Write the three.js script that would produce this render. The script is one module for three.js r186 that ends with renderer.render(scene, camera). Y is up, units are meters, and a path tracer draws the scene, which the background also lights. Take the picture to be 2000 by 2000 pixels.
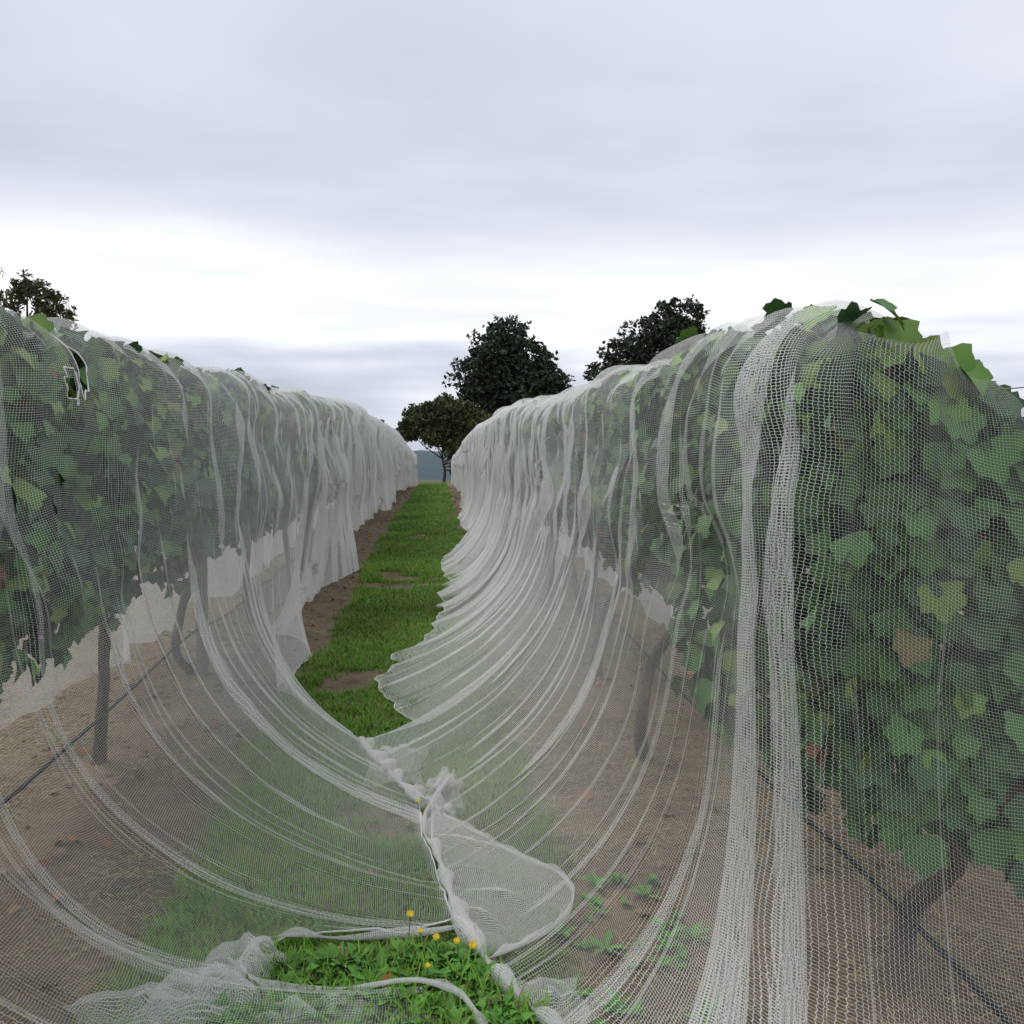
import * as THREE from 'three';
import { mergeGeometries } from 'three/addons/utils/BufferGeometryUtils.js';

// ------------------------------------------------------------ camera, sky, sun, exposure
const scene = new THREE.Scene();
const camera = new THREE.PerspectiveCamera(58, 1, 0.05, 6000);
camera.position.set(0, 1.65, 0);
camera.lookAt(new THREE.Vector3(0.08003, 1.65 - 0.04707, -0.99568));

const renderer = new THREE.WebGLRenderer({ antialias: true });
renderer.toneMapping = THREE.LinearToneMapping;
renderer.toneMappingExposure = 1.0;
renderer.shadowMap.enabled = true;

const sun = new THREE.DirectionalLight(new THREE.Color(1, 0.97, 0.93), 1.5);
sun.position.set(-22, 38, -30);
sun.target.position.set(0, 0, -12);
sun.castShadow = true;
sun.shadow.radius = 50;
sun.shadow.mapSize.set(2048, 2048);
sun.shadow.camera.left = -40; sun.shadow.camera.right = 40; sun.shadow.camera.top = 40; sun.shadow.camera.bottom = -40;
sun.shadow.camera.near = 1; sun.shadow.camera.far = 160;
scene.add(sun, sun.target);

// ------------------------------------------------------------ small maths
function rng(seed) { let a = seed >>> 0; return () => { a = (a + 0x6D2B79F5) >>> 0; let t = Math.imul(a ^ (a >>> 15), 1 | a); t = (t + Math.imul(t ^ (t >>> 7), 61 | t)) ^ t; return ((t ^ (t >>> 14)) >>> 0) / 4294967296; }; }
const clamp = (x, a, b) => Math.min(b, Math.max(a, x));
const lerp = (a, b, t) => a + (b - a) * t;
const sstep = (a, b, x) => { const t = clamp((x - a) / (b - a), 0, 1); return t * t * (3 - 2 * t); };
function hash3(x, y, z) { let h = Math.imul(x | 0, 374761393) ^ Math.imul(y | 0, 668265263) ^ Math.imul(z | 0, 2147483647 ^ 1274126177); h = Math.imul(h ^ (h >>> 13), 1274126177); h ^= h >>> 16; return (h >>> 0) / 4294967296; }
function noise(x, y = 0, z = 0) {
  const xi = Math.floor(x), yi = Math.floor(y), zi = Math.floor(z); let fx = x - xi, fy = y - yi, fz = z - zi;
  fx = fx * fx * (3 - 2 * fx); fy = fy * fy * (3 - 2 * fy); fz = fz * fz * (3 - 2 * fz);
  const n = (a, b, c) => hash3(xi + a, yi + b, zi + c);
  const l0 = lerp(lerp(n(0, 0, 0), n(1, 0, 0), fx), lerp(n(0, 1, 0), n(1, 1, 0), fx), fy);
  const l1 = lerp(lerp(n(0, 0, 1), n(1, 0, 1), fx), lerp(n(0, 1, 1), n(1, 1, 1), fx), fy);
  return lerp(l0, l1, fz) * 2 - 1;
}
function fbm(x, y, z = 0, o = 4) { let s = 0, a = 0.5; for (let k = 0; k < o; k++) { s += a * noise(x, y, z + k * 7.3); x *= 2.03; y *= 2.03; a *= 0.5; } return s; }
const V = (x, y, z) => new THREE.Vector3(x, y, z);
const col = (r, g, b) => new THREE.Color().setRGB(r, g, b);
const taken = {};
function numbered(n) { taken[n] = (taken[n] || 0) + 1; return taken[n] === 1 ? n : `${n}_${String(taken[n] - 1).padStart(3, '0')}`; }
function tag(o, label, category, group, kind) { o.userData.label = label; o.userData.category = category; if (group) o.userData.group = group; if (kind) o.userData.kind = kind; return o; }
function shade(o) { o.castShadow = true; o.receiveShadow = true; return o; }
function top(name, o) { o.name = numbered(name); scene.add(o); if (o.isMesh) shade(o); return o; }
function part(name, geometry, material, parent) { const m = shade(new THREE.Mesh(geometry, material)); m.name = name; parent.add(m); return m; }
const ORD = ['nearest', 'second', 'third', 'fourth', 'fifth', 'sixth', 'seventh', 'eighth', 'ninth', 'tenth'];

// the land: level underfoot, climbing gently away to a crest past the row ends
const ground = d => { const u = Math.max(0, d - 1); return d <= 56 ? 0.8 * (1 - Math.exp(-u / 24)) : 0.8 * (1 - Math.exp(-55 / 24)) - 0.012 * (d - 56) * sstep(56, 80, d); };

// ------------------------------------------------------------ sky: low overcast, bright under the deck's edge
{
  const W = 2048, H = 1024, data = new Float32Array(W * H * 4);
  for (let j = 0; j < H; j++) {
    const e = ((j + 0.5) / H - 0.5) * 180;                                   // elevation in degrees
    for (let i = 0; i < W; i++) {
      const az = ((i + 0.5) / W * 2 - 1) * Math.PI;                         // atan2(z, x)
      const ca = Math.cos(az), sa = Math.sin(az);
      let r, g, b;
      if (e <= 0) { r = 0.30; g = 0.31; b = 0.30; }
      else {
        const er = e * Math.PI / 180, k = 1 / (Math.sin(er) + 0.10), px = ca * Math.cos(er) * k, pz = sa * Math.cos(er) * k;
        const big = fbm(px * 0.75 + 3.1, pz * 0.75 + 8.2, 1.5, 4), mid = fbm(px * 2.1 + 11, pz * 2.1, 4.2, 4);
        const streak = fbm(ca * 5 + 2, e * 0.55 + sa * 1.5, 7.7, 4), thin = fbm(ca * 9, e * 1.6 + sa * 2, 2.2, 3);
        const edge = e + 3.0 * fbm(ca * 2.2 + 5, sa * 2.2, 3.3, 3) + 2.2 * streak;
        const side = 0.50 + 0.50 * Math.max(0, Math.cos(az + Math.PI / 2 + 0.34));   // the gap is a little brighter ahead and to the left
        const band = sstep(5.0, 8.5, edge) * (1 - sstep(10.5, 15.5, edge)) * side, low = 1 - sstep(6, 12, e);
        let v = 0.735 + 0.18 * big * sstep(9, 20, e) + 0.08 * mid * sstep(10, 22, e) + 0.34 * sstep(27, 80, e);
        v += 0.34 * band + 0.16 * streak * (1 - sstep(12, 24, e)) + 0.12 * thin * (1 - sstep(9, 18, e)) + low * (0.0 + 0.16 * streak + 0.10 * thin);
        v -= 0.05 * sstep(14, 17, e) * (1 - sstep(17, 24, e));
        const white = clamp((v - 0.72) / 0.35, 0, 1);
        r = v * lerp(0.945, 0.985, white); g = v * lerp(1.0, 1.005, white); b = v * lerp(1.15, 1.03, white);
      }
      const q = (j * W + i) * 4; data[q] = r; data[q + 1] = g; data[q + 2] = b; data[q + 3] = 1;
    }
  }
  const sky = new THREE.DataTexture(data, W, H, THREE.RGBAFormat, THREE.FloatType);
  sky.mapping = THREE.EquirectangularReflectionMapping; sky.magFilter = THREE.LinearFilter; sky.minFilter = THREE.LinearFilter; sky.wrapS = THREE.RepeatWrapping; sky.needsUpdate = true;
  scene.background = sky; scene.environment = sky;
}

// ------------------------------------------------------------ textures
function dataTex(n, fn, srgb, chan = 4) {
  const a = new Uint8Array(n * n * 4);
  for (let j = 0; j < n; j++) for (let i = 0; i < n; i++) { const c = fn(i / n, j / n), q = (j * n + i) * 4; for (let k = 0; k < 3; k++) a[q + k] = clamp(Math.round((Array.isArray(c) ? c[k] : c) * 255), 0, 255); a[q + 3] = 255; }
  const t = new THREE.DataTexture(a, n, n); t.wrapS = t.wrapT = THREE.RepeatWrapping; t.magFilter = THREE.LinearFilter; t.minFilter = THREE.LinearMipmapLinearFilter; if (srgb) t.colorSpace = THREE.SRGBColorSpace; t.needsUpdate = true; return t;
}
// noise that wraps on the unit square
function wrapNoise(u, v, f, z) {
  const x = u * f, y = v * f, xi = Math.floor(x), yi = Math.floor(y); let fx = x - xi, fy = y - yi; fx = fx * fx * (3 - 2 * fx); fy = fy * fy * (3 - 2 * fy);
  const n = (a, b) => hash3(((xi + a) % f + f) % f, ((yi + b) % f + f) % f, z);
  return lerp(lerp(n(0, 0), n(1, 0), fx), lerp(n(0, 1), n(1, 1), fx), fy);
}
const wrapFbm = (u, v, f, z, o = 5) => { let s = 0, a = 0.5, t = 0; for (let k = 0; k < o; k++) { s += a * wrapNoise(u, v, f, z + k); t += a; f *= 2; a *= 0.55; } return s / t; };
// knitted net: how near each point lies to a thread of a six-sided mesh; the cut-off level sets the thread's thickness
const NC = 8, CELL = 0.0079, TILE = NC * CELL;
const netAlpha = dataTex(512, (u, v) => {
  let x = u * NC, y = v * NC;
  x += 0.10 * (wrapNoise(u, v, 16, 31) - 0.5); y += 0.10 * (wrapNoise(u, v, 16, 32) - 0.5);
  const tri = t => Math.abs(((t % 2) + 2) % 2 - 1) - 0.5;                 // threads zigzag from knot to knot
  const gx = x + 0.26 * tri(y), gyy = y + 0.16 * tri(x + 0.5), fx = Math.abs(gx - Math.round(gx)), fy = Math.abs(gyy - Math.round(gyy));
  const dist = Math.min(fx * 1.05, fy * 0.95, Math.hypot(fx, fy) * 0.62);
  return clamp(1 - dist / 0.5, 0, 1);
}, false);
const VA_TEST = 0.5;
const netMat = new THREE.MeshPhysicalMaterial({ color: col(0.87, 0.87, 0.86), roughness: 1, specularIntensity: 0.15, alphaMap: netAlpha, alphaTest: VA_TEST, vertexColors: true, side: THREE.DoubleSide, transmission: 0.45, thickness: 0 });
const cordMat = new THREE.MeshStandardMaterial({ color: col(0.74, 0.74, 0.72), roughness: 0.95 });

const soilTex = dataTex(512, (u, v) => {
  const a = wrapFbm(u, v, 6, 1, 6), b = wrapFbm(u, v, 40, 9, 4), w = wrapFbm(u, v, 3, 21, 4);
  const straw = Math.max(0, wrapFbm(u * 1, v, 24, 40, 3) * wrapNoise(u, v, 96, 44) - 0.42) * 3;
  const k = 0.45 + 0.75 * a + 0.35 * (b - 0.5);
  return [clamp(k * (0.86 + 0.14 * w) + straw * 0.5, 0, 1), clamp(k * (0.84 + 0.12 * w) + straw * 0.44, 0, 1), clamp(k * 0.80 + straw * 0.30, 0, 1)];
}, false);
const soilBump = dataTex(512, (u, v) => 0.6 * wrapFbm(u, v, 10, 51, 6) + 0.4 * wrapFbm(u, v, 60, 61, 3), false);
const barkTex = dataTex(256, (u, v) => { const k = 0.45 + 0.9 * (wrapFbm(u, v, 8, 71, 5) - 0.3) - 0.25 * Math.abs(wrapNoise(u, v, 16, 72) - 0.5); return [k, k * 0.95, k * 0.9]; }, false);
const barkMat = new THREE.MeshStandardMaterial({ color: col(0.20, 0.165, 0.135), map: barkTex, bumpMap: barkTex, bumpScale: 0.008, roughness: 0.95 });
const postMat = new THREE.MeshStandardMaterial({ color: col(0.34, 0.32, 0.29), map: barkTex, bumpMap: barkTex, bumpScale: 0.003, roughness: 0.9 });
const hoseMat = new THREE.MeshStandardMaterial({ color: col(0.022, 0.022, 0.026), roughness: 0.55 });
const wireMat = new THREE.MeshStandardMaterial({ color: col(0.35, 0.35, 0.35), roughness: 0.5, metalness: 0.7 });
const leafMat = new THREE.MeshStandardMaterial({ color: 0xffffff, vertexColors: true, roughness: 0.6, side: THREE.DoubleSide });
const treeLeafMat = new THREE.MeshStandardMaterial({ color: 0xffffff, vertexColors: true, roughness: 0.8, side: THREE.DoubleSide });
const grassMat = new THREE.MeshStandardMaterial({ color: 0xffffff, vertexColors: true, roughness: 0.75, side: THREE.DoubleSide });

// ------------------------------------------------------------ geometry collector
class Geo {
  constructor() { this.p = []; this.c = []; this.uv = []; this.ix = []; }
  v(x, y, z, c, u = 0, w = 0) { this.p.push(x, y, z); this.c.push(c[0], c[1], c[2]); this.uv.push(u, w); return this.p.length / 3 - 1; }
  tri(a, b, c) { this.ix.push(a, b, c); }
  build() {
    const g = new THREE.BufferGeometry(); g.setAttribute('position', new THREE.Float32BufferAttribute(this.p, 3)); g.setAttribute('color', new THREE.Float32BufferAttribute(this.c, 3));
    g.setAttribute('uv', new THREE.Float32BufferAttribute(this.uv, 2)); g.setIndex(this.ix); g.computeVertexNormals(); return g;
  }
}
// tapered tube along points; radii per point; lumpy adds unevenness
function tube(points, radii, seg = 8, lumpy = 0, seed = 1) {
  const G = new Geo(), n = points.length; let ref = V(0.31, 0.2, 0.93);
  for (let i = 0; i < n; i++) {
    const t = points[Math.min(n - 1, i + 1)].clone().sub(points[Math.max(0, i - 1)]).normalize();
    const a = ref.clone().sub(t.clone().multiplyScalar(ref.dot(t))).normalize(); if (a.lengthSq() < 0.5) a.set(1, 0, 0); ref = a; const b = t.clone().cross(a);
    for (let k = 0; k <= seg; k++) {
      const th = k / seg * Math.PI * 2, r = radii[i] * (1 + lumpy * noise(i * 0.45 + seed * 9, Math.cos(th) * 1.2 + 3, Math.sin(th) * 1.2 + seed));
      const q = points[i].clone().addScaledVector(a, Math.cos(th) * r).addScaledVector(b, Math.sin(th) * r);
      G.v(q.x, q.y, q.z, [1, 1, 1], k / seg * 0.5, i * 0.06);
    }
  }
  for (let i = 0; i < n - 1; i++) for (let k = 0; k < seg; k++) { const a = i * (seg + 1) + k, b = a + seg + 1; G.tri(a, a + 1, b); G.tri(a + 1, b + 1, b); }
  for (const [i, s] of [[0, 1], [n - 1, -1]]) { const q = points[i], c = G.v(q.x, q.y, q.z, [1, 1, 1]); for (let k = 0; k < seg; k++) { const a = i * (seg + 1) + k; if (s > 0) G.tri(c, a + 1, a); else G.tri(c, a, a + 1); } }
  return G.build();
}
const smooth = (pts, n) => new THREE.CatmullRomCurve3(pts, false, 'centripetal').getPoints(n);

// ------------------------------------------------------------ ground
const grassEdge = (x, d) => {                                             // 1 on the grass strip, 0 on bare soil
  const w = 0.16 * fbm(d * 0.9, x * 1.3, 2.0, 4) + 0.10 * fbm(d * 3.1, x * 3.1, 9.0, 3);
  return sstep(-1.06, -0.86, x + w) * (1 - sstep(0.32, 0.48, x + w));
};
const bareAt = (x, d) => sstep(-0.30, -0.02, fbm(x * 1.7 + 3, d * 1.5, 44, 4) + 0.10 * fbm(x * 9, d * 9, 45, 2) + 0.17 - 0.46 * Math.exp(-(((d - 6.4) / 0.8) ** 2)) * sstep(0.3, -0.5, x));
const relief = (x, d) => { const g = grassEdge(x, d); return (1 - g) * (0.022 * fbm(x * 3.5, d * 3.5, 5, 4) + 0.012 * fbm(x * 11, d * 11, 6, 3)) + g * 0.01 * fbm(x * 2, d * 2, 4, 3); };
const gy = (x, d) => ground(d) + (d < 60 && Math.abs(x) < 9 ? relief(x, d) * (1 - sstep(50, 60, d)) * (1 - sstep(7, 9, Math.abs(x))) : 0);
{
  const xs = [], ds = [];
  for (let x = -4.2; x <= 4.2; x += 0.06) xs.push(x);
  for (let k = 0, s = 0.1, x = 4.2; x < 2500; k++) { s *= 1.22; x += s; xs.push(x); xs.unshift(-x); }
  for (let d = -0.6, s = 0.045; d < 2600;) { ds.push(d); d += s; s = d < 6 ? 0.045 : Math.max(0.045, (d - 2) * 0.0125 * (d > 70 ? 4 : 1)); }
  for (let s = 0.3, d = -0.9; d > -600; s *= 1.4, d -= s) ds.unshift(d);
  const G = new Geo(), nx = xs.length;
  for (const d of ds) for (const x of xs) {
    const near = d < 58 && d > -2 && Math.abs(x) < 9, g = near ? grassEdge(x, d) : 0, n1 = fbm(x * 0.8, d * 0.8, 12, 4), n2 = fbm(x * 0.25, d * 0.25, 14, 3);
    let c;
    if (near) {
      const soil = [0.205 + 0.05 * n1, 0.155 + 0.04 * n1, 0.108 + 0.025 * n1], dry = sstep(-0.1, 0.35, fbm(x * 2.2, d * 1.1, 17, 4)), turf = [0.13, 0.18, 0.045];
      const s = soil.map((q, k) => lerp(q, [0.30, 0.255, 0.17][k], 0.45 * dry * (1 - sstep(5, 16, d))));
      c = s.map((q, k) => lerp(q, turf[k], g * bareAt(x, d) * (0.75 + 0.3 * n1)));
    } else c = [0.10 + 0.05 * n2 + 0.02 * n1, 0.115 + 0.05 * n2 + 0.02 * n1, 0.045 + 0.02 * n2];
    G.v(x, gy(x, d), -d, c, x / 0.9, d / 0.9);
  }
  for (let j = 0; j < ds.length - 1; j++) for (let i = 0; i < nx - 1; i++) { const a = j * nx + i; G.tri(a, a + 1, a + nx); G.tri(a + 1, a + nx + 1, a + nx); }
  const m = new THREE.Mesh(G.build(), new THREE.MeshStandardMaterial({ color: 0xffffff, vertexColors: true, map: soilTex, bumpMap: soilBump, bumpScale: 0.03, roughness: 0.97 }));
  top('ground', m); tag(m, 'brown tilled soil between the vine rows running out to fields', 'ground', null, 'structure');
}
// far ridge
{
  const G = new Geo(), n = 160; 
  for (let i = 0; i <= n; i++) {
    const a = -1.4 + 2.8 * i / n, R = 1500, h = 34 + 22 * fbm(a * 3 + 5, 1, 2, 4) + 10 * fbm(a * 14, 3, 1, 3);
    for (let k = 0; k <= 6; k++) { const t = k / 6, r = R + t * 500; G.v(Math.sin(a) * r, -30 + (h + 36) * Math.sin(t * Math.PI / 2) + 3 * noise(a * 60, t * 6), -Math.cos(a) * r, [0.055, 0.085, 0.10]); }
  }
  for (let i = 0; i < n; i++) for (let k = 0; k < 6; k++) { const a = i * 7 + k; G.tri(a, a + 7, a + 1); G.tri(a + 1, a + 7, a + 8); }
  const m = new THREE.Mesh(G.build(), new THREE.MeshStandardMaterial({ color: 0xffffff, vertexColors: true, roughness: 1, side: THREE.DoubleSide }));
  top('hills', m); tag(m, 'low wooded hills on the horizon beyond the trees', 'hills', null, 'structure');
}

// ------------------------------------------------------------ the two rows
const ROWS = [{ x: -1.70, side: 1, word: 'left' }, { x: 1.34, side: -1, word: 'right' }];
const HALF = 0.36, ROW_END = 50.5;
const canopyTop = (row, d) => { const h = d < 8 ? 2.10 : d < 16 ? lerp(2.10, 2.26, (d - 8) / 8) : d < 26 ? 2.26 : lerp(2.24, 1.80, sstep(26, 50, d)); return ground(d) + h * (row ? 0.995 : 1.03) + 0.05 * noise(d * 0.9 + row * 40) + 0.03 * noise(d * 2.7 + row * 11); };

const endTaper = (x, d) => 0.40 * sstep(1.06, 1.84, x) * sstep(3.67, 2.72, d) + 0.10 * sstep(0.98, 1.24, x) * sstep(2.67, 2.29, d);
// --- grape leaf outline: five lobes, toothed, stalk at the origin, blade hanging to -y
const LEAF = (() => { const pts = []; const lobes = [[0, 1.0], [0.3, 0.86], [0.55, 0.72], [0.95, 0.96], [1.3, 0.86], [1.55, 0.74], [1.95, 0.90], [2.35, 0.78], [2.75, 0.62]]; for (const [a, r] of lobes) pts.push([a, r]); const out = []; for (const [a, r] of pts) out.push([Math.sin(a) * r * 0.62, -0.45 - Math.cos(a) * r * 0.58]); const left = out.slice(1).reverse().map(([x, y]) => [-x, y]); return [...out, [0, -0.06], ...left]; })();
function addLeaf(G, at, normal, size, c, r, droop = 0.32) {
  const n = normal.clone().normalize(), down = V(0, -1, 0).addScaledVector(n, n.y).normalize(); if (!isFinite(down.x) || down.lengthSq() < 0.2) down.set(1, 0, 0);
  const spin = (r() - 0.5) * 1.5; down.applyAxisAngle(n, spin); const x = down.clone().cross(n);
  const fold = 0.12 + 0.38 * r(), curl = droop * (0.4 + r());
  const put = (px, py) => { const z = fold * Math.abs(px) - curl * py * py * 0.8; return at.clone().addScaledVector(x, px * size).addScaledVector(down, -py * size).addScaledVector(n, z * size); };
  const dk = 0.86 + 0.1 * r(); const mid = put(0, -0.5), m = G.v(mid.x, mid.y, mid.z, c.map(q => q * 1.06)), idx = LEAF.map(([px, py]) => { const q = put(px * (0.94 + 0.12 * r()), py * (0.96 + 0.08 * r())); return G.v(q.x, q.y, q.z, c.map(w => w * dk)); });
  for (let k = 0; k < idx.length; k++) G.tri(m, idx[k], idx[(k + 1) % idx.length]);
}
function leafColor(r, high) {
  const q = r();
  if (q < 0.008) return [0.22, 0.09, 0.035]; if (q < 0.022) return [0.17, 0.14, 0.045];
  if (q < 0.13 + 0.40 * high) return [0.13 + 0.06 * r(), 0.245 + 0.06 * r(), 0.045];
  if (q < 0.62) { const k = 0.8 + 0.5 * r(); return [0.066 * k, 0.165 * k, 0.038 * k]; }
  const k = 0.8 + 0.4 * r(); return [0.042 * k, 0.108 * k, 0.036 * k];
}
// one plant: trunk, two arms, canes, leaves; local x across the row, z along it
function vineParts(seed, o) {
  const r = rng(seed), { n, size, bottom, len, separate, cap, topAt, tz = 0, bx = 0 } = o, topY = 2.06;
  const lean = (r() - 0.5) * 0.3, lx = (r() - 0.5) * 0.16, bend = (r() - 0.5) * (separate ? 0.3 : 0.14), headY = 0.86;
  const trunkPts = smooth([V(lx + bx, -0.06, lean + tz), V(lx * 0.9 + bend + bx * 0.75, 0.18, lean * 0.85 - bend + tz), V(lx * 0.4 + bend * 1.3 + bx * 0.2, 0.45, lean * 0.4 + bend + tz), V(bend * 0.5, 0.7, 0.05 * bend + tz), V(0, headY, tz)], 22);
  const trunk = tube(trunkPts, trunkPts.map((_, i) => lerp(0.036, 0.024, i / 22)), 9, 0.32, seed);
  const arms = [-1, 1].map(s => { const p = smooth([V(0, headY - 0.03, tz), V(0.01, headY + 0.04, tz * 0.8 + s * 0.15), V((r() - 0.5) * 0.06, headY + 0.03, s * len * 0.33), V(0, headY + 0.05, s * len * 0.52)], 10); return tube(p, p.map((_, i) => lerp(0.018, 0.009, i / 10)), 6, 0.3, seed + s); });
  const canes = []; const G = new Geo(), singles = [];
  for (let k = 0; k < 11; k++) { const z = (k / 10 - (cap ? 0.62 : 0.5)) * len, p = smooth([V(0, headY + 0.03, z), V((r() - 0.5) * 0.2, 1.3, z + (r() - 0.5) * 0.16), V((r() - 0.5) * 0.3, 1.75, z + (r() - 0.5) * 0.2), V((r() - 0.5) * 0.3, (topAt ? topAt(z) - 0.12 : 2.0) + 0.04 * r() - (cap ? 0.22 : 0), z + (r() - 0.5) * 0.2)], 7); canes.push(tube(p, p.map((_, i) => lerp(0.0048, 0.002, i / 7)), 4)); }
  const roof = (z, x) => (topAt ? topAt(z) : topY + 0.05 * noise(z * 5 + seed)) - (cap ? endTaper(1.34 + x, 3.2 - z) + 0.07 * sstep(-0.02, 0.2, x) * sstep(3.1, 2.5, 3.2 - z) : 0);
  const wAt = (y, z) => HALF * (0.55 + 0.45 * Math.sin(clamp((y - bottom + 0.1) / (topY - bottom + 0.2), 0, 1) * Math.PI)) * (1 + 0.16 * noise(z * 3 + seed, y * 3)) ;
  for (let k = 0; k < n; k++) {
    const z = (r() - 0.5) * (len + 0.12); let lo = bottom + 0.14 * noise(z * 4.2 + seed * 3.1) + 0.1 * noise(z * 9 + seed), y = lo + Math.pow(r(), 0.85) * (roof(z, 0) - lo), x, nm;
    const q = r(), w = wAt(y, z); let zz = z;
    if (q < 0.62) { const s = r() < 0.5 ? -1 : 1; x = s * w * (0.45 + 0.50 * Math.sqrt(r())); nm = V(s * (0.55 + 0.6 * r()), -0.15 + 1.1 * r(), (r() - 0.5) * 1.9); }
    else if (q < 0.74) { x = (r() - 0.5) * HALF * 1.5; y = roof(z, x) - 0.13 * r(); nm = V((r() - 0.5) * 1.2, 0.9, (r() - 0.5) * 1.2); }
    else if (cap && q < 0.90) { nm = V((r() - 0.5) * 1.2, 0.15 + 0.7 * r(), 0.8 + 0.4 * r()); x = (r() - 0.5) * 2 * w; zz = len / 2 - 0.02 + 0.1 * r() - 0.35 * (x / HALF) ** 2 * 0.5; }
    else { x = (r() - 0.5) * 2 * w * 0.8; nm = V((r() - 0.5) * 2, r() * 0.8, (r() - 0.5) * 2); }
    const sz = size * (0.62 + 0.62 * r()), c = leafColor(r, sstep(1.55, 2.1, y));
    if (y > roof(zz, x) - 0.02) y = roof(zz, x) - 0.02 - 0.06 * r();
    const at = V(x, y + sz * 0.35, zz);
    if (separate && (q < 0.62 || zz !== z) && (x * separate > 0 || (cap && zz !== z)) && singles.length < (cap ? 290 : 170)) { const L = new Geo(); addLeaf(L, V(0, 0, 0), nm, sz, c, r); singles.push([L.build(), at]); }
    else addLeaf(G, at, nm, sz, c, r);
  }
  return { trunk, arms, canes: mergeGeometries(canes), foliage: G.build(), singles };
}
const caneMat = new THREE.MeshStandardMaterial({ color: col(0.22, 0.13, 0.06), roughness: 0.8 });
function vine(parts, x, d, turn, label, group) {
  const t = new THREE.Group(); top('grape_vine', t); t.position.set(x, ground(d), -d); t.rotation.y = turn;
  part('trunk', parts.trunk, barkMat, t); for (const a of parts.arms) part('arm', a, barkMat, t);
  part('canes', parts.canes, caneMat, t).userData.kind = 'stuff';
  part('foliage', parts.foliage, leafMat, t).userData.kind = 'stuff';
  for (const [g, at] of parts.singles) part('leaf', g, leafMat, t).position.copy(at);
  return tag(t, label, 'grapevine', group);
}
const NEAR = [0.95, 1], MIDV = [1, 2, 3, 4].map(k => vineParts(100 + k, { n: 1350, size: 0.115, bottom: 0.9, len: 1.85 })), FARV = [1, 2, 3].map(k => vineParts(200 + k, { n: 620, size: 0.16, bottom: 0.9, len: 1.9 }));
ROWS.forEach((row, ri) => {
  let k = 0;
  for (let d = ri ? 3.2 : 3.0; d < ROW_END - 0.5; d += 1.85, k++) {
    const s = (canopyTop(ri, d) - ground(d) - 0.02) / 2.10, where = `in the ${row.word} row`;
    let p, turn = 0;
    if (k < 3) p = vineParts(11 + k + ri * 50, { n: ri && !k ? 3200 : 2400, size: 0.094, bottom: ri && k === 0 ? 0.62 : 0.9, len: 1.85, separate: row.side, cap: ri && !k, topAt: z => canopyTop(ri, Math.max(2.3, d - z)) - ground(d) - (ri ? 0.03 : 0.035), tz: ri ? [0.55, 0.2, 0.45][k] : [-0.1, 0.05, -0.1][k], bx: ri ? [0, -0.2, -0.12][k] : 0 });
    else if (d < 22) { p = MIDV[(k * 3 + ri) % 4]; turn = (k + ri) % 2 ? Math.PI : 0; } else { p = FARV[(k * 2 + ri) % 3]; turn = k % 2 ? Math.PI : 0; }
    const label = k < 8 ? `${ORD[k]} leafy green grapevine ${where}, counted from the camera, under white netting` : `green grapevine veiled by white netting far along the ${row.word} row`;
    const v = vine(p, row.x, d, turn, label, `grapevines of the ${row.word} row`); v.scale.y = k < 3 ? 1 : s;
  }
});
// a leafy vine further left, just out of frame, closes the left row towards the camera
{ const v = vine(vineParts(77, { n: 1500, size: 0.11, bottom: 0.88, len: 1.85, topAt: z => canopyTop(0, 1.2 - z) - 0.045 }), -1.70, 1.2, 0, 'leafy grapevine at the left edge of the photo, closest in the left row', 'grapevines of the left row'); v.scale.y = 1.0; }

// posts, wires and drip hoses
ROWS.forEach((row, ri) => {
  let k = 0;
  for (let d = ri ? 8.4 : 6.7; d < ROW_END; d += 5.55, k++) {
    const h = canopyTop(ri, d) - ground(d) - 0.12, pts = [V(0, -0.1, 0), V(0.004, h * 0.5, 0.006), V(0, h, 0)], g = tube(smooth(pts, 10), Array(11).fill(ri ? 0.026 : 0.042), 10, 0.06, k);
    const m = new THREE.Mesh(g, postMat); m.position.set(row.x + (ri ? 0.10 : 0.02), ground(d), -d); top('trellis_post', m);
    tag(m, k < 4 ? `${ORD[k]} grey trellis post in the ${row.word} vine row from the camera` : `grey trellis post far along the ${row.word} netted vine row`, 'post', `trellis posts of the ${row.word} row`);
  }
  const along = (y, sag, r, dx) => { const p = []; for (let d = ri ? 1.9 : 0.4; d < ROW_END; d += 0.35) p.push(V(row.x + dx + 0.012 * noise(d * 0.8 + y * 9), ground(d) + y + sag * noise(d * 0.7 + y * 5 + ri * 3) + sag * 0.4 * noise(d * 2.1), -d)); return tube(p, p.map(() => r), 6); };
  const hose = new THREE.Mesh(along(0.30, 0.035, 0.0095, 0.0), hoseMat); top('drip_hose', hose); tag(hose, `black irrigation hose strung low along the ${row.word} vine row`, 'hose', 'drip hoses');
  for (const [y, w] of [[0.9, 'lowest'], [1.35, 'middle'], [1.8, 'highest']]) { const m = new THREE.Mesh(along(y, 0.006, 0.0016, 0.02), wireMat); top('trellis_wire', m); tag(m, `${w} thin trellis wire strung along the ${row.word} vine row`, 'wire', 'trellis wires'); }
});

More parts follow.
